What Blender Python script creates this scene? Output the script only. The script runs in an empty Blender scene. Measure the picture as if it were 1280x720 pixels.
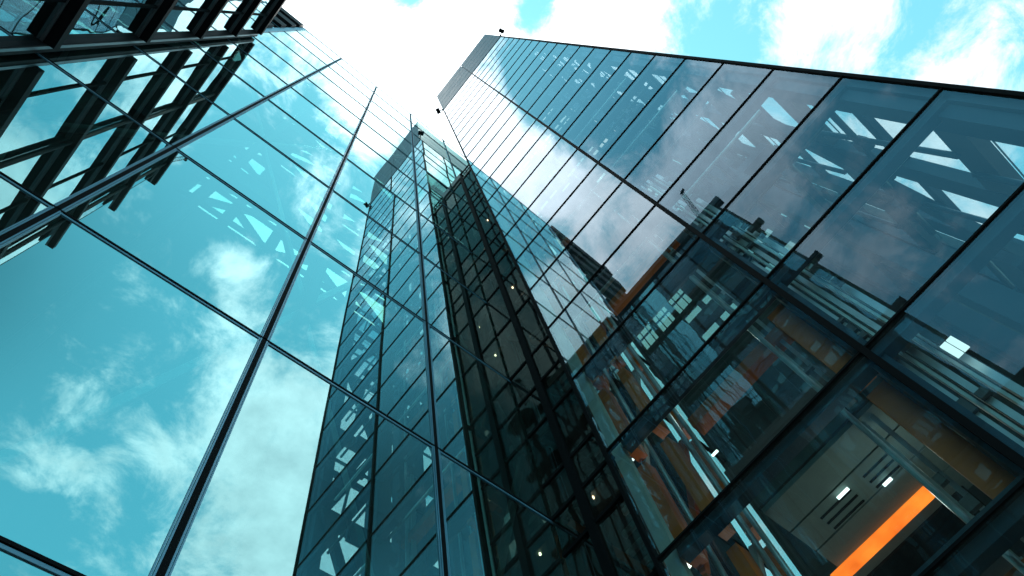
import bpy, bmesh, math, random
from mathutils import Vector, Matrix
random.seed(7)
SC = bpy.context.scene
COL = SC.collection
S = 5.0            # one plan unit = 5 m (camera to the face of the right tower)
EYE = 1.6          # camera height; plan heights are measured from the eye

# ------------------------------------------------------------------ camera
cam_d = bpy.data.cameras.new('camera'); cam = bpy.data.objects.new('camera', cam_d); COL.objects.link(cam)
right = Vector((0.75919746, -0.63595891, -0.13847554))
down = Vector((0.56811422, 0.75132307, -0.33579738))
fwd = Vector((0.31759320, 0.17626660, 0.93169987))
m = Matrix.Identity(4)
for i in range(3):
    m[i][0] = right[i]; m[i][1] = -down[i]; m[i][2] = -fwd[i]
m[2][3] = EYE
cam.matrix_world = m
cam_d.sensor_width = 36.0; cam_d.lens = 910.714 / 1280 * 36.0
cam_d.clip_start = 0.05; cam_d.clip_end = 6000
SC.camera = cam

# ------------------------------------------------------------------ world
world = bpy.data.worlds.new('World'); SC.world = world; world.use_nodes = True
nt = world.node_tree; nt.nodes.clear()
def N(t, **kw):
    n = nt.nodes.new(t)
    for k, v in kw.items(): setattr(n, k, v)
    return n
def L(a, b): nt.links.new(a, b)
def val(sock, v):
    if isinstance(v, (int, float, tuple, list)): sock.default_value = v
    else: L(v, sock)
def M(op, a, b=0.0, c=None, clamp=False):
    n = N('ShaderNodeMath', operation=op); n.use_clamp = clamp
    val(n.inputs[0], a); val(n.inputs[1], b)
    if c is not None: val(n.inputs[2], c)
    return n.outputs[0]
def VM(op, a, b=None, s=None):
    n = N('ShaderNodeVectorMath', operation=op); val(n.inputs[0], a)
    if b is not None: val(n.inputs[1], b)
    if s is not None: val(n.inputs['Scale'], s)
    return n
SUN_EL, SUN_AZ = math.radians(86.5), math.radians(20)
sky = N('ShaderNodeTexSky', sky_type='NISHITA'); sky.sun_disc = False
sky.sun_elevation = math.radians(62); sky.sun_rotation = SUN_AZ
sky.air_density = 1.0; sky.dust_density = 0.6; sky.ozone_density = 2.0
tc = N('ShaderNodeTexCoord')
sep = N('ShaderNodeSeparateXYZ'); L(tc.outputs['Generated'], sep.inputs[0])
zc = M('MAXIMUM', sep.outputs[2], 0.06)
px, py = M('DIVIDE', sep.outputs[0], zc), M('DIVIDE', sep.outputs[1], zc)
comb = N('ShaderNodeCombineXYZ'); L(px, comb.inputs[0]); L(py, comb.inputs[1])
P = comb.outputs[0]
nz = N('ShaderNodeTexNoise'); nz.inputs['Scale'].default_value = 8.5; nz.inputs['Detail'].default_value = 9
nz.inputs['Roughness'].default_value = 0.66; nz.inputs['Distortion'].default_value = 0.35
L(P, nz.inputs['Vector'])
nz2 = N('ShaderNodeTexNoise'); nz2.inputs['Scale'].default_value = 16; nz2.inputs['Detail'].default_value = 6
nz2.inputs['Roughness'].default_value = 0.6
L(P, nz2.inputs['Vector'])
# where the cloud bank is thick and where it breaks (sky position x/z, y/z, radius, amount)
BANK = [(.03, .04, .13, .55), (.10, -.03, .07, .35), (.22, -.15, .09, .40), (-.012, -.035, .03, -.70), (.115, -.125, .04, -.35),
        (.33, -.26, .07, -.35), (.43, -.33, .07, .2), (.52, -.42, .12, .08), (.42, -.76, .24, .45), (.70, -.38, .13, .35), (-.42, -.72, .18, -.4), (.60, .08, .2, -.4), (-.43, -.18, .10, .42),
        (.01, -.10, .06, .35), (-.11, -.17, .05, .05), (-.06, -.33, .11, -.35), (.022, -.40, .045, .38), (.11, -.34, .06, -.20),
        (.22, -.66, .12, .26), (.17, -.54, .06, .2), (-.09, -.63, .13, -.22), (.02, -.81, .07, .28), (.0, -.93, .10, -.25), (.12, -.86, .08, -.25),
        (-.15, .04, .06, .55), (-.16, -.055, .035, -.3), (-.24, -.07, .06, -.45), (-.23, .035, .05, .5), (-.30, .04, .06, .4), (-.325, -.11, .07, -.40),
        (-.345, -.015, .04, .25), (-.44, -.06, .07, .32), (-.42, .03, .07, .30), (-.50, -.16, .10, .20), (-.70, -.42, .13, -.45), (-.95, -.40, .2, -.3), (-.76, -.20, .11, .32), (.25, -.50, .13, .30), (-.27, -.48, .11, -.5), (.60, -.48, .12, -.22),
        (.25, -.38, .08, -.15), (.2, -.25, .06, .2)]
acc = None
for (bx_, by_, r_, w_) in BANK:
    dx = M('SUBTRACT', px, bx_); dy = M('SUBTRACT', py, by_)
    d2 = M('MULTIPLY_ADD', dx, dx, M('MULTIPLY', dy, dy))
    g = M('MULTIPLY', M('EXPONENT', M('MULTIPLY', d2, -1.0 / (r_ * r_))), w_)
    acc = g if acc is None else M('ADD', acc, g)
dens = M('ADD', M('MULTIPLY_ADD', M('SUBTRACT', nz.outputs[0], .5), 1.85, .5), acc)
ss = N('ShaderNodeMapRange', interpolation_type='SMOOTHSTEP')
L(dens, ss.inputs[0]); ss.inputs[1].default_value = 0.36; ss.inputs[2].default_value = 0.92
cover = ss.outputs[0]
tint = N('ShaderNodeMix', data_type='RGBA', blend_type='MULTIPLY'); tint.inputs[0].default_value = 1
L(sky.outputs[0], tint.inputs[6]); tint.inputs[7].default_value = (1.4, 2.7, 1.85, 1)
# the clear sky is deeper away from the sun side
gx = M('SUBTRACT', px, -.38); gy = M('SUBTRACT', py, -.60)
deep = M('MULTIPLY_ADD', M('EXPONENT', M('MULTIPLY', M('MULTIPLY_ADD', gx, gx, M('MULTIPLY', gy, gy)), -1 / .23 ** 2)), -.68, 1.0)
tint2 = N('ShaderNodeVectorMath', operation='SCALE'); L(tint.outputs[2], tint2.inputs[0]); L(deep, tint2.inputs['Scale'])
cl = N('ShaderNodeMix', data_type='RGBA'); L(nz2.outputs[0], cl.inputs[0])
cl.inputs[6].default_value = (6.0, 7.0, 7.6, 1); cl.inputs[7].default_value = (15, 15.5, 16, 1)
rad = M('MULTIPLY_ADD', px, px, M('MULTIPLY', py, py))
lit = M('MULTIPLY_ADD', M('EXPONENT', M('MULTIPLY', rad, -1 / .34 ** 2)), .80, .66)
cl2 = N('ShaderNodeVectorMath', operation='SCALE'); L(cl.outputs[2], cl2.inputs[0]); L(lit, cl2.inputs['Scale'])
mx = N('ShaderNodeMix', data_type='RGBA'); L(cover, mx.inputs[0]); L(tint2.outputs[0], mx.inputs[6]); L(cl2.outputs[0], mx.inputs[7])
bg = N('ShaderNodeBackground'); bg.inputs[1].default_value = 0.09; L(mx.outputs[2], bg.inputs[0])
out = N('ShaderNodeOutputWorld'); L(bg.outputs[0], out.inputs[0])

# ------------------------------------------------------------------ sun, exposure
sun_d = bpy.data.lights.new('sun', 'SUN'); sun_d.energy = 1.2; sun_d.angle = math.radians(10); sun_d.color = (1, .96, .9)
sun = bpy.data.objects.new('sun', sun_d); COL.objects.link(sun)
sdir = Vector((math.cos(SUN_EL) * math.sin(SUN_AZ), math.cos(SUN_EL) * math.cos(SUN_AZ), math.sin(SUN_EL)))
sun.rotation_euler = sdir.to_track_quat('Z', 'Y').to_euler(); sun.location = (0, 0, 120)
SC.view_settings.view_transform = 'Standard'; SC.view_settings.look = 'None'
SC.view_settings.exposure = 1.05; SC.view_settings.gamma = 1.0; SC.view_settings.use_curve_mapping = False
cy = SC.cycles
cy.max_bounces = 14; cy.glossy_bounces = 8; cy.diffuse_bounces = 4; cy.transmission_bounces = 8; cy.transparent_max_bounces = 48
cy.use_denoising = True; cy.sample_clamp_indirect = 8; cy.caustics_reflective = False; cy.caustics_refractive = False

# ------------------------------------------------------------------ materials
def new_mat(name):
    global nt
    mt = bpy.data.materials.new(name); mt.use_nodes = True; nt = mt.node_tree; nt.nodes.clear()
    return mt
def solid(name, col, rough=.5, metal=0.0, spec=.5, grime=.25, gscale=.8, bump=0.0):
    mt = new_mat(name)
    b = N('ShaderNodeBsdfPrincipled'); o = N('ShaderNodeOutputMaterial'); L(b.outputs[0], o.inputs[0])
    t = N('ShaderNodeTexCoord'); n1 = N('ShaderNodeTexNoise'); n1.inputs['Scale'].default_value = gscale; n1.inputs['Detail'].default_value = 8
    n1.inputs['Roughness'].default_value = .7
    L(t.outputs['Object'], n1.inputs['Vector'])
    mr = N('ShaderNodeMapRange'); L(n1.outputs[0], mr.inputs[0]); mr.inputs[1].default_value = .3; mr.inputs[2].default_value = .7
    mr.inputs[3].default_value = 1 - grime; mr.inputs[4].default_value = 1 + grime
    mc = N('ShaderNodeMix', data_type='RGBA', blend_type='MULTIPLY'); mc.inputs[0].default_value = 1
    mc.inputs[6].default_value = (*col, 1); L(mr.outputs[0], mc.inputs[7])
    L(mc.outputs[2], b.inputs['Base Color'])
    rr = N('ShaderNodeMapRange'); L(n1.outputs[0], rr.inputs[0]); rr.inputs[3].default_value = max(rough - .12, .03); rr.inputs[4].default_value = min(rough + .12, 1)
    L(rr.outputs[0], b.inputs['Roughness'])
    b.inputs['Metallic'].default_value = metal
    b.inputs['Specular IOR Level'].default_value = spec
    if bump:
        bp = N('ShaderNodeBump'); bp.inputs['Strength'].default_value = bump; bp.inputs['Distance'].default_value = .02
        L(n1.outputs[0], bp.inputs['Height']); L(bp.outputs[0], b.inputs['Normal'])
    return mt
def glass(name, r0, rcol, tcol, wob=.004, freq=.5, tilt=.004, power=4.0, dirt_haze=.03):
    """coated facade glass: mirror reflection that grows towards grazing, tinted see-through otherwise"""
    mt = new_mat(name)
    o = N('ShaderNodeOutputMaterial')
    geo = N('ShaderNodeNewGeometry'); oi = N('ShaderNodeObjectInfo')
    off = N('ShaderNodeCombineXYZ')
    for i, k in enumerate((37.0, 91.0, 53.0)): L(M('MULTIPLY', oi.outputs['Random'], k), off.inputs[i])
    pos = VM('ADD', geo.outputs['Position'], off.outputs[0]).outputs[0]
    n1 = N('ShaderNodeTexNoise'); n1.inputs['Scale'].default_value = freq; n1.inputs['Detail'].default_value = 1.5; L(pos, n1.inputs['Vector'])
    wn = N('ShaderNodeTexWhiteNoise', noise_dimensions='1D'); L(oi.outputs['Random'], wn.inputs['W'])
    a = VM('SCALE', VM('SUBTRACT', n1.outputs['Color'], (.5, .5, .5)).outputs[0], s=wob * 2).outputs[0]
    t = VM('SCALE', VM('SUBTRACT', wn.outputs['Color'], (.5, .5, .5)).outputs[0], s=tilt * 2).outputs[0]
    nn = VM('NORMALIZE', VM('ADD', VM('ADD', geo.outputs['Normal'], a).outputs[0], t).outputs[0]).outputs[0]
    dt = M('ABSOLUTE', VM('DOT_PRODUCT', geo.outputs['Incoming'], geo.outputs['Normal']).outputs['Value'])
    fr = M('POWER', M('SUBTRACT', 1.0, dt, clamp=True), power)
    rv = M('MULTIPLY_ADD', M('SUBTRACT', wn.outputs['Value'], .5), .25 * r0, r0)
    R = M('MULTIPLY_ADD', fr, M('SUBTRACT', 1.0, rv), rv, clamp=True)
    gl = N('ShaderNodeBsdfGlossy'); gl.inputs['Color'].default_value = (*rcol, 1); gl.inputs['Roughness'].default_value = 0.0; L(nn, gl.inputs['Normal'])
    # reflection tint fades to white at grazing
    mc = N('ShaderNodeMix', data_type='RGBA'); L(fr, mc.inputs[0]); mc.inputs[6].default_value = (*rcol, 1); mc.inputs[7].default_value = (1, 1, 1, 1)
    L(mc.outputs[2], gl.inputs['Color'])
    tr = N('ShaderNodeBsdfTransparent'); tr.inputs['Color'].default_value = (*tcol, 1)
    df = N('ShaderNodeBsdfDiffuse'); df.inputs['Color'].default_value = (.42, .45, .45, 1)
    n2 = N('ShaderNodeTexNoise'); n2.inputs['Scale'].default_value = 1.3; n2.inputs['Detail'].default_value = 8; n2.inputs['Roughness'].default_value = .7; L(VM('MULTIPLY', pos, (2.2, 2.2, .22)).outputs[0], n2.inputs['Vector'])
    dm = N('ShaderNodeMapRange'); L(n2.outputs[0], dm.inputs[0]); dm.inputs[1].default_value = .4; dm.inputs[2].default_value = .8; dm.inputs[3].default_value = dirt_haze * .3; dm.inputs[4].default_value = dirt_haze * 1.6  # streaky dirt film, strengthened to put a milky haze into the glass
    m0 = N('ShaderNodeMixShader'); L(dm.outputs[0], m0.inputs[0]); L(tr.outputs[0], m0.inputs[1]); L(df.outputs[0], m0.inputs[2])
    m1 = N('ShaderNodeMixShader'); L(R, m1.inputs[0]); L(m0.outputs[0], m1.inputs[1]); L(gl.outputs[0], m1.inputs[2])
    L(m1.outputs[0], o.inputs[0])
    return mt
def emit(name, col, st):
    mt = new_mat(name); e = N('ShaderNodeEmission'); e.inputs[0].default_value = (*col, 1); e.inputs[1].default_value = st
    o = N('ShaderNodeOutputMaterial'); L(e.outputs[0], o.inputs[0]); return mt
def clear(name, col):
    mt = new_mat(name); e = N('ShaderNodeBsdfTransparent'); e.inputs[0].default_value = (*col, 1)
    o = N('ShaderNodeOutputMaterial'); L(e.outputs[0], o.inputs[0]); return mt

def glow(name):
    mt = new_mat(name); e = N('ShaderNodeEmission'); o = N('ShaderNodeOutputMaterial'); L(e.outputs[0], o.inputs[0])
    t = N('ShaderNodeTexCoord'); n1 = N('ShaderNodeTexNoise'); n1.inputs['Scale'].default_value = 2.2; n1.inputs['Detail'].default_value = 3
    L(t.outputs['Object'], n1.inputs['Vector'])
    cr_ = N('ShaderNodeMix', data_type='RGBA'); L(n1.outputs[0], cr_.inputs[0])
    cr_.inputs[6].default_value = (.80, .07, .004, 1); cr_.inputs[7].default_value = (1.0, .26, .03, 1); L(cr_.outputs[2], e.inputs[0])
    mr = N('ShaderNodeMapRange'); L(n1.outputs[0], mr.inputs[0]); mr.inputs[1].default_value = .3; mr.inputs[2].default_value = .7
    mr.inputs[3].default_value = .7; mr.inputs[4].default_value = 1.15; L(mr.outputs[0], e.inputs[1])
    return mt

MT = {
    'inner': clear('glass_inner_face', (.94, .97, .96)),
    'tinted': clear('tinted_back_glass', (.60, .58, .54)),
    'edge': solid('glass_edge', (.03, .10, .10), .2),
    'glassB': glass('glass_teal', .58, (.50, 1.0, 1.0), (.36, .74, .70), wob=.0035, freq=.3, tilt=.0055, dirt_haze=.07),
    'glassD': glass('glass_blue', .13, (.66, .86, 1.0), (.80, .95, .95), wob=.002, freq=.35, tilt=.003, power=3.1, dirt_haze=.045),
    'glassC': glass('glass_clear_blue', .095, (.52, .80, 1.0), (.78, .95, 1.0), wob=.002, freq=.35, tilt=.003, power=4.0, dirt_haze=.04),
    'glassS': glass('glass_side', .07, (.8, .95, 1.0), (.93, .98, .97), wob=.003, tilt=.004),
    'glassA': glass('glass_louvred', .5, (.65, .95, 1.0), (.30, .62, .66), wob=.012, freq=1.1, tilt=.004),
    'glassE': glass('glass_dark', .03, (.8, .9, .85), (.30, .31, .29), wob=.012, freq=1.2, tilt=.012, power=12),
    'black': solid('black_gasket', (.006, .007, .009), .8, spec=.04),
    'alu': solid('blue_grey_aluminium', (.09, .25, .38), .4, .2),
    'steel': solid('dark_teal_steel', (.016, .045, .075), .5, 0, spec=.3),
    'steel2': solid('grey_brown_steel', (.06, .065, .07), .55, .1),
    'fin': solid('black_fin', (.006, .007, .010), .6, 0, spec=.06),
    'fin_face': solid('grey_fin_face', (.10, .115, .14), .35, .4),
    'panel': solid('parapet_panel', (.085, .125, .17), .6, 0, spec=.08, grime=.15),
    'silver': solid('silver_rail', (.42, .47, .48), .35, .7),
    'pale': solid('pale_panel', (.38, .46, .47), .45),
    'orange': solid('orange_paint', (.58, .135, .012), .5),
    'wall': solid('dark_core_wall', (.035, .05, .055), .7),
    'soffit': solid('grey_soffit', (.13, .175, .165), .7),
    'roof': solid('roof_membrane', (.18, .18, .18), .9),
    'pave': solid('paving', (.25, .24, .23), .85, gscale=.3),
    'glow': glow('orange_glow'),
    'lampw': emit('white_lamp', (.80, 1.0, .95), 1.3),
    'lampd': emit('dim_lit_panel', (.75, 1.0, .95), .6),
    'warm': emit('warm_lamp', (1.0, .72, .45), 9.0),
}

# ------------------------------------------------------------------ builders
class MB:
    """collects boxes, bars and tubes given in plan units (u, v, z-from-eye)"""
    def __init__(s): s.v = []; s.f = []; s.m = []
    @staticmethod
    def w(p): return Vector((p[0] * S, p[1] * S, EYE + p[2] * S))
    def hexa(s, c, mats=(0,) * 6):
        b = len(s.v); s.v += c
        for fi, q in enumerate(((0, 3, 2, 1), (4, 5, 6, 7), (0, 1, 5, 4), (1, 2, 6, 5), (2, 3, 7, 6), (3, 0, 4, 7))):
            s.f.append(tuple(b + i for i in q)); s.m.append(mats[fi])
    def box(s, u0, u1, v0, v1, z0, z1, mats=(0,) * 6):
        s.hexa([s.w(p) for p in ((u0, v0, z0), (u1, v0, z0), (u1, v1, z0), (u0, v1, z0), (u0, v0, z1), (u1, v0, z1), (u1, v1, z1), (u0, v1, z1))], mats)
        return s
    def bar(s, a, b, wd, dp, ref=(0, 0, 1)):
        a, b = s.w(a), s.w(b); d = (b - a).normalized(); r = Vector(ref)
        if abs(d.dot(r)) > .95: r = Vector((1, 0, 0))
        x = d.cross(r).normalized(); y = x.cross(d).normalized(); x *= wd * S / 2; y *= dp * S / 2
        s.hexa([a - x - y, a + x - y, a + x + y, a - x + y, b - x - y, b + x - y, b + x + y, b - x + y]); return s
    def tube(s, a, b, r, n=14, r2=None):
        a, b = s.w(a), s.w(b); d = (b - a).normalized(); q = Vector((0, 0, 1)) if abs(d.z) < .9 else Vector((1, 0, 0))
        x = d.cross(q).normalized(); y = d.cross(x).normalized(); k = len(s.v); r2 = r if r2 is None else r2
        for c, rr in ((a, r), (b, r2)):
            for i in range(n):
                t = 2 * math.pi * i / n; s.v.append(c + (x * math.cos(t) + y * math.sin(t)) * rr * S)
        for i in range(n):
            j = (i + 1) % n; s.f.append((k + i, k + n + i, k + n + j, k + j)); s.m.append(0)
        s.f.append(tuple(k + i for i in range(n))); s.m.append(0)
        s.f.append(tuple(k + n + i for i in reversed(range(n)))); s.m.append(0)
        return s
    def build(s, name, mats, parent=None, bevel=0.0):
        if not isinstance(mats, (list, tuple)): mats = [mats]
        base = parent['_w'] if parent is not None and '_w' in parent else (0, 0, 0)
        base = Vector(base)
        me = bpy.data.meshes.new(name)
        me.from_pydata([tuple(v - base) for v in s.v], [], s.f)
        for p, mi in zip(me.polygons, s.m): p.material_index = mi
        for k in mats: me.materials.append(MT[k])
        o = bpy.data.objects.new(name, me); COL.objects.link(o)
        if parent is not None:
            o.parent = parent; o['_w'] = tuple(base)
        bm = bmesh.new(); bm.from_mesh(me); bmesh.ops.recalc_face_normals(bm, faces=bm.faces); bm.to_mesh(me); bm.free()
        if bevel:
            md = o.modifiers.new('bevel', 'BEVEL'); md.width = bevel; md.segments = 2; md.limit_method = 'ANGLE'
        return o
def thing(name, label, cat, base, group=None):
    o = bpy.data.objects.new(name, None); COL.objects.link(o); o.empty_display_size = .5
    o.location = MB.w(base); o['label'] = label; o['category'] = cat; o['_w'] = tuple(o.location)
    if group: o['group'] = group
    return o
G = -EYE / S       # ground level
TH = .0036         # glass thickness
# mats index on box faces: bottom, top, v0 side, u1 side, v1 side, u0 side
def pane(parent, axis, side, pos, a0, a1, z0, z1, mat, name='glass_pane'):
    """one sheet of facade glass; its outer face looks along side*axis"""
    g = .0012; mb = MB(); p0, p1 = (pos - TH, pos) if side > 0 else (pos, pos + TH)
    if axis == 'u': mb.box(p0, p1, a0 + g, a1 - g, z0 + g, z1 - g, (2, 2, 2, 0 if side > 0 else 1, 2, 1 if side > 0 else 0))
    else: mb.box(a0 + g, a1 - g, p0, p1, z0 + g, z1 - g, (2, 2, 1 if side > 0 else 0, 2, 0 if side > 0 else 1, 2))
    return mb.build(name, [mat, 'inner', 'edge'], parent)

# ------------------------------------------------------------------ ground
gm = MB(); gm.v = [Vector((-2500, -2500, 0)), Vector((2500, -2500, 0)), Vector((2500, 2500, 0)), Vector((-2500, 2500, 0))]; gm.f = [(0, 1, 2, 3)]; gm.m = [0]
gr = gm.build('ground', 'pave'); gr['kind'] = 'structure'

ZK = lambda k: 1.143 + .4 * k

# ================================================================== B : long teal facade (plane v = VB, faces -v)
VB = .7225
B = thing('glass_building', 'long teal glass building with very large smooth panes mirroring the sky and the lift tower', 'building', (.2, 1.1, G))
UB = [-.319 + .4805 * i for i in range(-3, 6)]
ZB = [G + .004] + [.746 + .8 * j for j in range(-1, 11)]
ROOFB = ZB[-1]
for i in range(8):
    for j in range(len(ZB) - 1):
        if i <= 1 and j >= 11: continue
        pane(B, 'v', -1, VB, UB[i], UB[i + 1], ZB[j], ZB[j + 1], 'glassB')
for i, u in enumerate(UB):
    w = .0048 if i != 2 else .016
    MB().box(u - w, u + w, VB - (.004 if i != 2 else .006), VB + .012, G, ROOFB + .012).build('mullion', 'black' if i != 2 else 'alu', B)
    mb = MB()
    if i != 2:
        for q in (-1, 1):
            e0, e1 = sorted((u + q * .0056, u + q * .0085)); mb.box(e0, e1, VB - .0035, VB - .0003, G, ROOFB - .01)
            e0, e1 = sorted((u + q * .0100, u + q * .0125)); mb.box(e0, e1, VB - .0025, VB - .0003, G, ROOFB - .01)
    else: mb.box(u - .03, u - .02, VB - .003, VB - .0003, G, ROOFB - .01)
    mb.build('mullion_channel', 'alu', B)
for z in ZB[1:]:
    for i in range(8):
        pass
    MB().box(UB[0], UB[-1], VB - .004, VB + .010, z - .003, z + .003).build('transom', 'black', B)
    MB().box(UB[0], UB[-1], VB - .0022, VB - .0004, z - .0105, z - .0045).build('transom_channel', 'alu', B)
# louvred strip of the top left bay
lv = MB()
for z0, z1 in ((8.40, 8.735), (7.80, 8.12), (7.15, 7.45), (6.5, 6.75), (5.9, 6.1)):
    lv.box(UB[0], UB[2] - .03, VB - .03, VB + .05, z0, z1)
lv.build('louvre_panel', 'fin', B)
# inside: core wall, frames, glazed roof
BD = 1.55
MB().box(UB[0], UB[-1], BD, BD + .03, G, 4.35).build('core_wall', 'wall', B)
MB().box(UB[0], -.45, BD, BD + .03, 4.352, 8.6).build('core_wall', 'wall', B)
MB().box(1.05, UB[-1], BD, BD + .03, 4.352, 8.6).build('core_wall', 'wall', B)
bl = MB(); rg = random.Random(3)
for i in range(6):
    u = -.45 + i * .3; bl.box(u - .035, u + .035, BD, BD + .02, 4.35, 8.6)
for j in range(13):
    z = 3.6 + j * .4
    if z < 4.3: continue
    bl.box(-.45, 1.05, BD - .02, BD - .002, z - .03, z + .03)
    for i in range(5):
        u = -.45 + i * .3; t = rg.random()
        if t < .45: bl.bar((u, BD + .02, z), (u + .3, BD + .03, z + .4), .05, .015)
        elif t < .7: bl.bar((u + .3, BD + .02, z), (u, BD + .03, z + .4), .05, .015)
        elif t < .88 or z > 5.6 or (z > 4.9 and rg.random() < .5): bl.box(u, u + .3, BD + .015, BD + .03, z, z + .4)
bl.build('back_lattice', 'steel', B)
MB().box(UB[0] - .02, UB[0], VB, BD, G, ROOFB - .02).build('end_wall', 'wall', B)
MB().box(UB[-1], UB[-1] + .02, VB, BD, G, ROOFB - .02).build('end_wall', 'wall', B)
for i, u in enumerate(UB[1:-1]):
    MB().tube((u + .12, VB + .16, G), (u + .12, VB + .16, ROOFB - .1), .022).build('steel_column', 'steel2', B)
for i in range(8):
    u0, u1 = UB[i], UB[i + 1]
    for j, z in enumerate((.75, 2.35, 3.95, 5.55, 7.15)):
        z1 = z + 1.6 - .05
        a, b = ((u0 + .12, VB + .2, z), (u1 + .12, VB + .2, z1)) if (i + j) % 2 else ((u1 + .12, VB + .2, z), (u0 + .12, VB + .2, z1))
        MB().bar(a, b, .022, .022).build('brace', 'silver', B)
for z in (1.55, 3.15, 4.75, 6.35, 7.95):
    MB().box(UB[0], UB[-1], VB + .19, VB + .25, z - .06, z + .03).build('floor_beam', 'steel', B)
rf = MB()
for i in range(17):
    u = UB[0] + i * .24; rf.box(u, u + .07, VB + .06, BD, ROOFB - .12, ROOFB - .02)
for v in (VB + .06, .98, 1.24, 1.48): rf.box(UB[0], UB[-1], v, v + .07, ROOFB - .13, ROOFB - .021)
for i in range(16):
    u = UB[0] + .07 + i * .24
    if i % 5 != 2: rf.box(u, u + .17, .85, 1.48, ROOFB - .075, ROOFB - .035)
    if i % 3 == 0: rf.bar((u, VB + .1, ROOFB - .06), (u + .17, .98, ROOFB - .06), .05, .04)
    if i % 3 == 1: rf.bar((u + .17, 1.0, ROOFB - .06), (u, 1.24, ROOFB - .06), .05, .04)
    if i % 4 == 2: rf.box(u, u + .17, 1.05, 1.24, ROOFB - .08, ROOFB - .03)
rf.build('roof_grid', 'steel', B)

# ================================================================== D : right-hand glazed tower (front plane u = 1, faces -u)
VL, VM_, VR, UE = .4925, -.0905, -.6735, 2.0
D = thing('glass_tower', 'tall glass lift tower with orange steel inside and a grey panelled roof band', 'building', (1.5, -.09, G))
ZD = [G + .004] + [ZK(k) for k in range(-3, 22)]
TOPD, PARD = ZK(21), 11.49
for (v0, v1) in ((VM_, VL), (VR, VM_)):
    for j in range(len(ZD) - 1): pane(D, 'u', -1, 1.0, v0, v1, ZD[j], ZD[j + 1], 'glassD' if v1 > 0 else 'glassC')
for v, w in ((VM_, .0065), (VL - .005, .005), (VR + .005, .005)):
    MB().box(.9935, 1.012, v - w, v + w, G, TOPD).build('mullion', 'black', D)
for z in ZD[1:]:
    MB().box(.9965, 1.01, VR, VL, z - .0028, z + .0028).build('transom', 'black', D)
for k in range(-3, 21):
    z = ZK(k)
    MB().box(1.013, 1.042 if k < 8 else 1.028, VR + .012, VL - .05, z - .024, z + .022).build('floor_beam', 'steel', D)
MB().box(1.02, 1.085, VM_ - .020, VM_ + .014, G, TOPD - .05).build('steel_column', 'steel', D)
# side and end glazing
ZD2 = [G + .004] + [ZK(k) for k in range(-3, 22, 2)]
UD = [1.0, 1.333, 1.667, UE]
for i in range(3):
    for j in range(len(ZD2) - 1):
        pane(D, 'v', 1, VL, UD[i], UD[i + 1], ZD2[j], ZD2[j + 1], 'glassS', 'side_pane')
for i in range(2):
    for j in range(len(ZD2) - 1):
        pane(D, 'v', -1, VR, (1.0, 1.5, UE)[i], (1.0, 1.5, UE)[i + 1], ZD2[j], ZD2[j + 1], 'glassS', 'end_pane')
for z in ZD2[1:]:
    MB().box(1.0, UE, VL - .01, VL + .004, z - .004, z + .004).build('side_transom', 'black', D)
for u in UD[1:-1]:
    MB().box(u - .006, u + .006, VL - .01, VL + .006, G, TOPD).build('side_mullion', 'black', D)
# steel lattice behind the end glass
MB().box(1.013, 1.085, VR + .006, VR + .028, G, TOPD - .03).build('steel_column', 'steel', D)
for u, w in ((1.055, .06), (1.36, .075), (1.68, .075), (1.97, .05)):
    MB().box(u - w / 2, u + w / 2, VR + .03, VR + .065, G, TOPD - .03).build('steel_column', 'steel', D)
for k in range(-3, 21):
    z = ZK(k); h = (.055 if k % 2 else .022) * (1 if k < 8 else .55)
    MB().box(1.07, 1.99, VR + .03, VR + (.062 if k % 2 else .05) - (.012 if k >= 8 else 0), z - h, z + h).build('end_beam', 'steel2' if k % 2 else 'steel', D)
ub = (1.055, 1.36, 1.68, 1.97)
n = 0
for k in range(-3, 19, 2):
    for i in range(3):
        if random.random() < .12: continue
        a, b = (ub[i], VR + .075, ZK(k)), (ub[i + 1], VR + .075, ZK(k + 2))
        if (i + k // 2) % 2: a, b = (ub[i], VR + .075, ZK(k + 2)), (ub[i + 1], VR + .075, ZK(k))
        MB().bar(a, b, .05, .03, ref=(0, 1, 0)).build('brace', 'steel', D)
for k in range(-3, 19, 2):
    for i in range(3):
        t = random.uniform(.3, .7); zz = ZK(k) + .8 * t
        MB().tube((ub[i], VR + .09, zz), (ub[i + 1], VR + .09, zz), .010, 10).build('tie_rod', 'steel2', D)
        if (i + k) % 3: MB().tube((ub[i] + .10, VR + .08, ZK(k)), (ub[i] + .17, VR + .08, ZK(k + 2)), .008, 10).build('tie_rod', 'steel', D)
        bk = ub[i] + random.uniform(.08, .22)
        MB().box(bk - .02, bk + .02, VR + .07, VR + .10, zz - .02, zz + .025).build('bracket', 'steel', D)
# second frame line inside the tower (mid depth), tying beams
for v in (-.38,):
    for u in (1.36, 1.68):
        MB().box(u - .03, u + .03, v - .03, v + .03, G, TOPD - .05).build('steel_column', 'steel', D)
for k in range(-2, 20, 2):
    z = ZK(k)
    MB().box(1.07, 1.98, -.39, -.37, z - .05, z + .02).build('tie_beam', 'steel', D)
    if k >= 4: MB().box(1.34, 1.40, VR + .12, VL - .05, z - .05, z + .01).build('tie_beam', 'steel', D)
    MB().box(1.66, 1.70, VR + .12, VL - .05, z - .06, z + .02).build('tie_beam', 'steel2', D)
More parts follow.
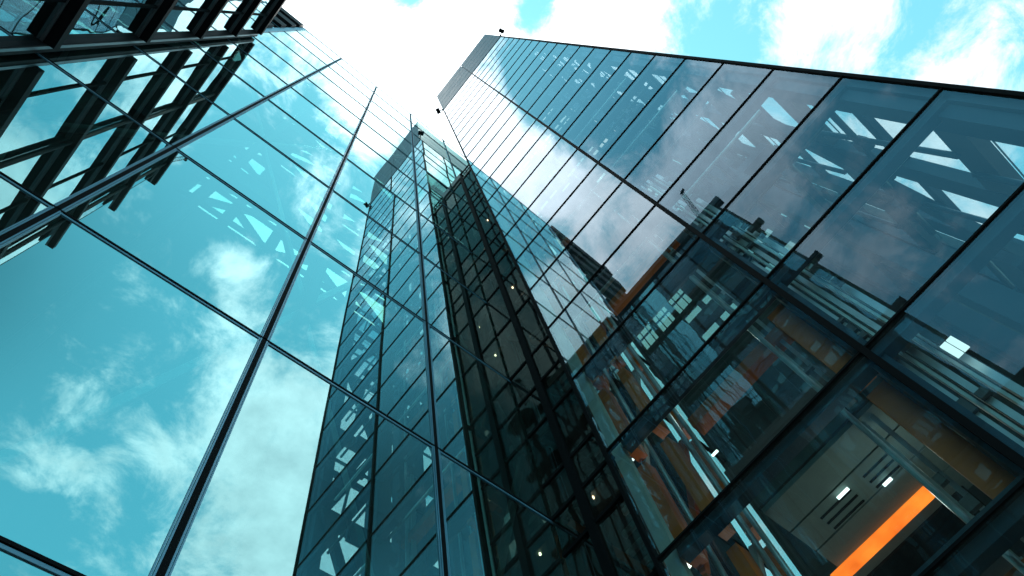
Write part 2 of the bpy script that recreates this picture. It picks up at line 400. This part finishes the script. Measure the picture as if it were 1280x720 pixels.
# back wall: piers and bands with open window bays
bw = MB(); cols = 9; dv = (VL - VR) / cols
for c in range(cols + 1):
    v = VR + c * dv; bw.box(UE - .05, UE - .021, v - .016, v + .016, G, TOPD)
z = G; row = 0
while z < TOPD - .2:
    h = .3 if row % 2 else .5
    bw.box(UE - .02, UE - .004, VR, VL, z, z + (.05 if row % 2 else .08))
    for c in range(cols):
        v = VR + c * dv
        win = c in (6, 7, 8) and 2.9 < z < 3.6
        if win:
            bw.box(UE - .018, UE - .012, v + dv * .32, v + dv * .36, z, z + h); bw.box(UE - .018, UE - .012, v + dv * .66, v + dv * .70, z, z + h); bw.box(UE - .018, UE - .0125, v, v + dv, z + h * .55, z + h * .6)
        elif z < 2.2 or random.random() < (.8 if z < 4.2 and c > 3 else .45): bw.box(UE - .03, UE - .0205, v, v + dv, z, z + h)
        elif random.random() < .5: bw.box(UE - .035, UE - .0208, v + dv * .45, v + dv * .55, z, z + h)
    z += h; row += 1
bw.build('back_wall', 'wall', D)
for j in range(len(ZD2) - 1):
    for a, b in ((VR, VM_), (VM_, VL)): MB().box(UE + .001, UE + .004, a + .002, b - .002, ZD2[j] + .002, ZD2[j + 1] - .002).build('back_pane', 'tinted', D)
MB().box(1.02, UE - .06, VR + .03, VL - .03, TOPD - .05, TOPD - .01).build('roof', 'roof', D)
# roof band of grey panels
pz = [TOPD + .006 + (PARD - TOPD) * i / 5 for i in range(6)]
for i in range(5):
    mb = MB(); z0, z1 = pz[i] + .009, pz[i + 1] - .009
    mb.box(.995, 1.02, VR, VM_ - .003, z0, z1); mb.box(.995, 1.02, VM_ + .003, VL, z0, z1)
    mb.box(1.021, UE, VL - .025, VL - .001, z0, z1); mb.box(1.021, UE, VR + .001, VR + .025, z0, z1); mb.box(UE - .02, UE + .003, VR + .026, VL - .026, z0, z1)
    mb.build('parapet_panel', 'panel', D)
MB().box(1.0, UE - .025, VR + .026, VL - .026, TOPD + .002, TOPD + .02).build('roof_deck', 'roof', D)
MB().box(1.021, 1.03, VR + .03, VL - .03, TOPD + .02, PARD - .01).build('parapet_backing', 'fin', D)
# ---- things seen through the lower glass
MB().box(1.03, 1.05, .452, .486, G, ZK(12)).build('reflection_strip', 'pale', D)  # pale strip added to imitate the reflection along the glass edge
for (u, v, w) in ((1.10, .452, .030), (1.10, .365, .028), (1.16, .33, .02), (1.075, -.050, .045)):
    for k in range(-4, 10):
        z0 = max(G, ZK(k) + .03); z1 = ZK(k + 1) - .03
        if v > 0 or k < 1: MB().box(u - .02, u + .02, v - w / 2, v + w / 2, z0, z1).build('orange_column', 'orange', D)
for (u, v, r) in ((1.075, .405, .006), (1.12, .33, .007), (1.09, .30, .006), (1.09, .02, .006)):
    MB().tube((u, v, G), (u, v, ZK(9)), r).build('guide_rail', 'silver', D)
for (u, v, w) in ((1.07, -.118, .010), (1.075, -.135, .006), (1.075, -.150, .012), (1.08, -.172, .006), (1.09, -.19, .014), (1.12, -.008, .010), (1.12, .012, .006)):
    MB().box(u, u + .02, v - w / 2, v + w / 2, G, ZK(4)).build('guide_rail', 'silver' if w > .007 else 'pale', D)
rail_bits = MB()
for i in range(60):
    v = random.choice((-.118, -.15, -.19, .0)); z = random.uniform(.6, 2.6)
    rail_bits.box(1.062, 1.072, v - random.uniform(.006, .014), v + random.uniform(.006, .014), z, z + random.uniform(.01, .04))
rail_bits.build('rail_brackets', 'steel2', D)
for k in range(-2, 9):
    z = ZK(k) + .05
    MB().tube((1.085, VR + .12, z), (1.085, VL - .06, z), .007).build('handrail', 'silver' if k % 2 else 'steel2', D)
    if k % 2:
        MB().box(1.11, 1.15, VM_ + .05, VL - .20, z - .09, z - .05).build('orange_beam', 'orange', D)
# diagonal braces between the orange columns
for k in range(-3, 8):
    MB().bar((1.13, .46, ZK(k) + .02), (1.13, .34, ZK(k + 1) - .02), .016, .016).build('brace', 'pale' if k % 2 else 'orange', D)
# landings: slabs with ceiling panels
for k, vv0, vv1 in ((0, -.04, .28), (6, -.02, .3)):
    z = ZK(k)
    MB().box(1.10, 1.62, vv0, vv1, z + .012, z + .05).build('landing', 'wall', D)
    sp = MB()
    for a in range(4):
        u0 = 1.105 + a * .085
        sp.box(u0, u0 + .080, vv0 + .004, vv1 - .004, z - .003, z + .010)
    sp.build('ceiling_panel', 'soffit', D)
    sl = MB()
    for a in range(3):
        for c in range(2):
            v0 = vv0 + .05 + c * .12; sl.box(1.215 + a * .022, 1.221 + a * .022, v0, v0 + .085, z - .0045, z - .0032)
    sl.build('ceiling_slot', 'black', D)
MB().box(1.345, 1.374, .03, .30, ZK(0) - .018, ZK(0) - .004).build('emissive_orange_beam', 'glow', D)  # orange beam built as an emitter of uneven strength
MB().box(1.343, 1.376, .022, .0295, ZK(0) - .02, ZK(0) - .003).build('beam_end_cap', 'black', D)
MB().box(1.42, 1.62, -.02, .28, ZK(0) - .01, ZK(0) + .008).build('dark_ceiling', 'black', D)
MB().box(1.056, 1.060, -.205, -.193, 1.03, 1.075).box(1.056, 1.060, -.191, -.178, 1.03, 1.075).build('lit_panel', 'lampd', D)
for (u, v, z, l) in ((1.2, .13, 1.138, .03), (1.26, .06, 1.138, .022), (1.2, .30, 1.5, .02), (1.12, .47, 1.62, .02)):
    MB().box(u, u + .006, v, v + l, z - .008, z - .004).build('strip_light', 'lampw', D)

for (u, v, z, e, c) in ((1.30, .42, 1.42, 7, (1, .84, .68)), (1.30, .42, .98, 5, (.9, .95, .85)), (1.2, .08, .98, 2.2, (.85, 1, .92)), (1.20, -.03, 1.05, 1.2, (.9, .95, .8)), (1.3, .2, 1.9, 5, (.85, 1, .92))):
    ld = bpy.data.lights.new('ceiling_lamp', 'POINT'); ld.energy = e; ld.color = c; ld.shadow_soft_size = .12
    lo = bpy.data.objects.new('ceiling_lamp', ld); COL.objects.link(lo); lo.location = MB.w((u, v, z)); lo.parent = D; lo.matrix_parent_inverse = Matrix.Translation(-Vector(D['_w']))

# ================================================================== E : dark link between tower and long facade
UEK, ZE = 1.02, 5.62
E_ = thing('link_building', 'narrow dark glazed link filling the slot between the right-hand tower and the long teal wall', 'building', (1.3, .607, G))
ve0, ve1 = VL + .006, VB - .006
ZEk = [G + .004] + [ZK(k) for k in range(-3, 12)]
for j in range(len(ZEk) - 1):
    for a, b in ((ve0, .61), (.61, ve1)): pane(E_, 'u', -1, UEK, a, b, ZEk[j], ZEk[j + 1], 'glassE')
MB().box(UEK - .01, UEK + .03, .598, .622, G, ZE).build('mullion', 'black', E_)
for z in [q for k in range(-3, 12) for q in ((ZK(k), ZK(k) - random.choice((.14, .2, .26))) if random.random() < .55 else (ZK(k),))]: MB().box(UEK - .004, UEK + .012, ve0, ve1, z - .006, z + .006).build('transom', 'black', E_)
for j in range(-3, 11):
    z = ZK(j)
    MB().box(UEK + .05, 1.55, ve0 + .01, ve1 - .01, z + .03, z + .09).build('floor_slab', 'wall', E_)
    mb = MB()
    for q in range(4): mb.box(UEK + .08, UEK + .09, ve0 + .03, ve1 - .12 + random.uniform(-.05, .09), z + .13 + q * .06, z + .15 + q * .06)
    mb.build('pale_slats', 'pale', E_)
    MB().bar((UEK + .05, ve0 + .02, z), (UEK + .05, ve1 - .02, z + .4), .018, .018).build('brace', 'steel2' if j % 3 else 'orange', E_)
    q = random.uniform(.52, .70)
    if j % 3: MB().tube((UEK + .06, q, z + .02), (UEK + .06, q, z + .026), .0035, 8).build('spot_lamp', 'warm', E_)
MB().box(1.56, 1.6, ve0, ve1, G, ZE).build('back_wall', 'wall', E_)
MB().box(UEK, 1.6, ve0, ve1, ZE - .03, ZE).build('roof', 'roof', E_)
rl = MB()
for q in range(5): rl.tube((UEK + .01, ve0 + q * .053, ZE), (UEK + .01, ve0 + q * .053, ZE + .2), .004, 8)
rl.tube((UEK + .01, ve0, ZE + .2), (UEK + .01, ve1, ZE + .2), .006, 8); rl.tube((UEK + .01, ve0, ZE + .1), (UEK + .01, ve1, ZE + .1), .004, 8)
rl.build('railing', 'black', E_)
# maintenance cradle on the link roof
cr = thing('maintenance_cradle', 'dark maintenance cradle box parked on the roof edge of the narrow link', 'cradle', (UEK + .05, .66, ZE))
MB().box(UEK - .01, UEK + .12, .61, .715, ZE + .04, ZE + .17).build('cradle_box', 'steel2', cr, .02)
MB().box(UEK, UEK + .11, .60, .72, ZE + .19, ZE + .215).build('cradle_cover', 'fin', cr, .02)
for (u, v) in ((UEK + .0, .62), (UEK + .10, .62), (UEK + .0, .705), (UEK + .10, .705)):
    MB().box(u, u + .012, v - .006, v + .006, ZE, ZE + .19).build('leg', 'black', cr)

# ================================================================== A : louvred building, plane u = -.775, faces +u
UA = -.755
A = thing('louvred_building', 'lower building at the far left with deep black horizontal louvre fins across its glass', 'building', (-1.3, .1, G))
VA = [-.5, -.385, -.065, .245, .545, VB - .012]
ZA = [G + .004, .75, 1.55, 2.35, 3.15, 3.95, 4.75, 5.55]
for i in range(len(VA) - 1):
    for j in range(len(ZA) - 1): pane(A, 'u', 1, UA, VA[i], VA[i + 1], ZA[j], ZA[j + 1], 'glassA')
for z in ZA[1:]:
    MB().box(UA + .0005 if z < 5.5 else UA - .035, UA + .040, -.575, VB - .041, z - .020, z + .020 if z < 5.5 else z + .035).build('louvre_fin', 'fin', A)
    MB().box(UA + .0005, UA + .009, -.573, VB - .042, z - .026, z - .0182).build('fin_edge_strip', 'fin_face', A)
for v in (.245, -.385):
    MB().tube((UA + .014, v, G), (UA + .014, v, 5.53), .011).build('steel_tube', 'fin', A)
for v in (.545, -.065):
    MB().box(UA - .004, UA + .006, v - .005, v + .005, G, 5.55).build('mullion', 'black', A)
MB().box(UA - .02, UA + .02, VB - .040, VB - .012, G, 5.58).build('corner_column', 'fin', A)
MB().box(UA + .0203, UA + .0225, VB - .036, VB - .026, G, 5.57).build('corner_strip', 'fin_face', A)
MB().box(-1.9, UA - .01, -.5, VB - .012, 5.50, 5.56).build('roof', 'roof', A)
MB().box(-1.3, -1.26, -.49, VB - .02, G, 5.49).build('core_wall', 'wall', A)
MB().box(-1.9, UA - .004, -.52, -.502, G, 5.56).build('end_wall', 'wall', A)
for z in ZA[1:-1]: MB().box(-1.25, UA - .01, -.49, VB - .02, z - .03, z + .03).build('floor_slab', 'wall', A)

# ------------------------------------------------------------------ roof floodlights
def floodlight(label, base, d):
    t = thing('floodlight', label, 'floodlight', base, 'floodlights on the corners of the tall tower')
    u, v, z = base; d = Vector(d).normalized()
    p = lambda a, h: (u + d.x * a, v + d.y * a, z + h)
    MB().tube(p(-.005, 0), p(.05, .06), .006, 8).build('arm', 'black', t)
    MB().tube(p(-.02, .02), p(.01, .0), .012, 8).build('bracket', 'black', t)
    side = Vector((-d.y, d.x, 0))
    h = MB(); c = Vector(p(.062, .09))
    h.tube(c - side * .034, c - side * .006, .027, 14, .024); h.tube(c + side * .006, c + side * .034, .027, 14, .024)
    h.box(c.x - .02, c.x + .02, c.y - .02, c.y + .02, c.z - .012, c.z + .026)
    h.build('lamp_head', 'black', t, .01)
    return t
floodlight('black twin floodlight on the corner of the tall tower nearest the slot of sky', (.998, VL + .002, 9.62), (-.5, 1, 0))
floodlight('black twin floodlight on the upper far corner of the tall tower roof band', (.998, VR - .002, 9.62), (-.3, -1, 0))

# ------------------------------------------------------------------ lattice boom on the louvred building
bm_ = thing('lattice_boom', 'thin lattice boom leaning out over the end of the louvred building', 'boom', (-.73, -.36, 5.56))
a0, a1 = Vector((-.73, -.36, 5.56)), Vector((-.72, -.455, 6.15))
lt = MB(); dd = (a1 - a0); xs = Vector((.018, 0, 0)); ys = Vector((0, .018, .003))
prev = None
for k in range(9):
    c = a0 + dd * (k / 8); q = [c + xs, c + ys, c - xs, c - ys]
    if prev:
        for i in range(4):
            lt.tube(prev[i], q[i], .002, 6); lt.tube(prev[i], q[(i + 1) % 4], .0013, 6)
    prev = q
lt.build('lattice', 'black', bm_)
MB().tube(a1 + Vector((0, .01, -.02)), a1 + Vector((0, -.03, .01)), .012, 10).build('lamp_head', 'black', bm_)
for o in bpy.data.objects:
    if '_w' in o: del o['_w']
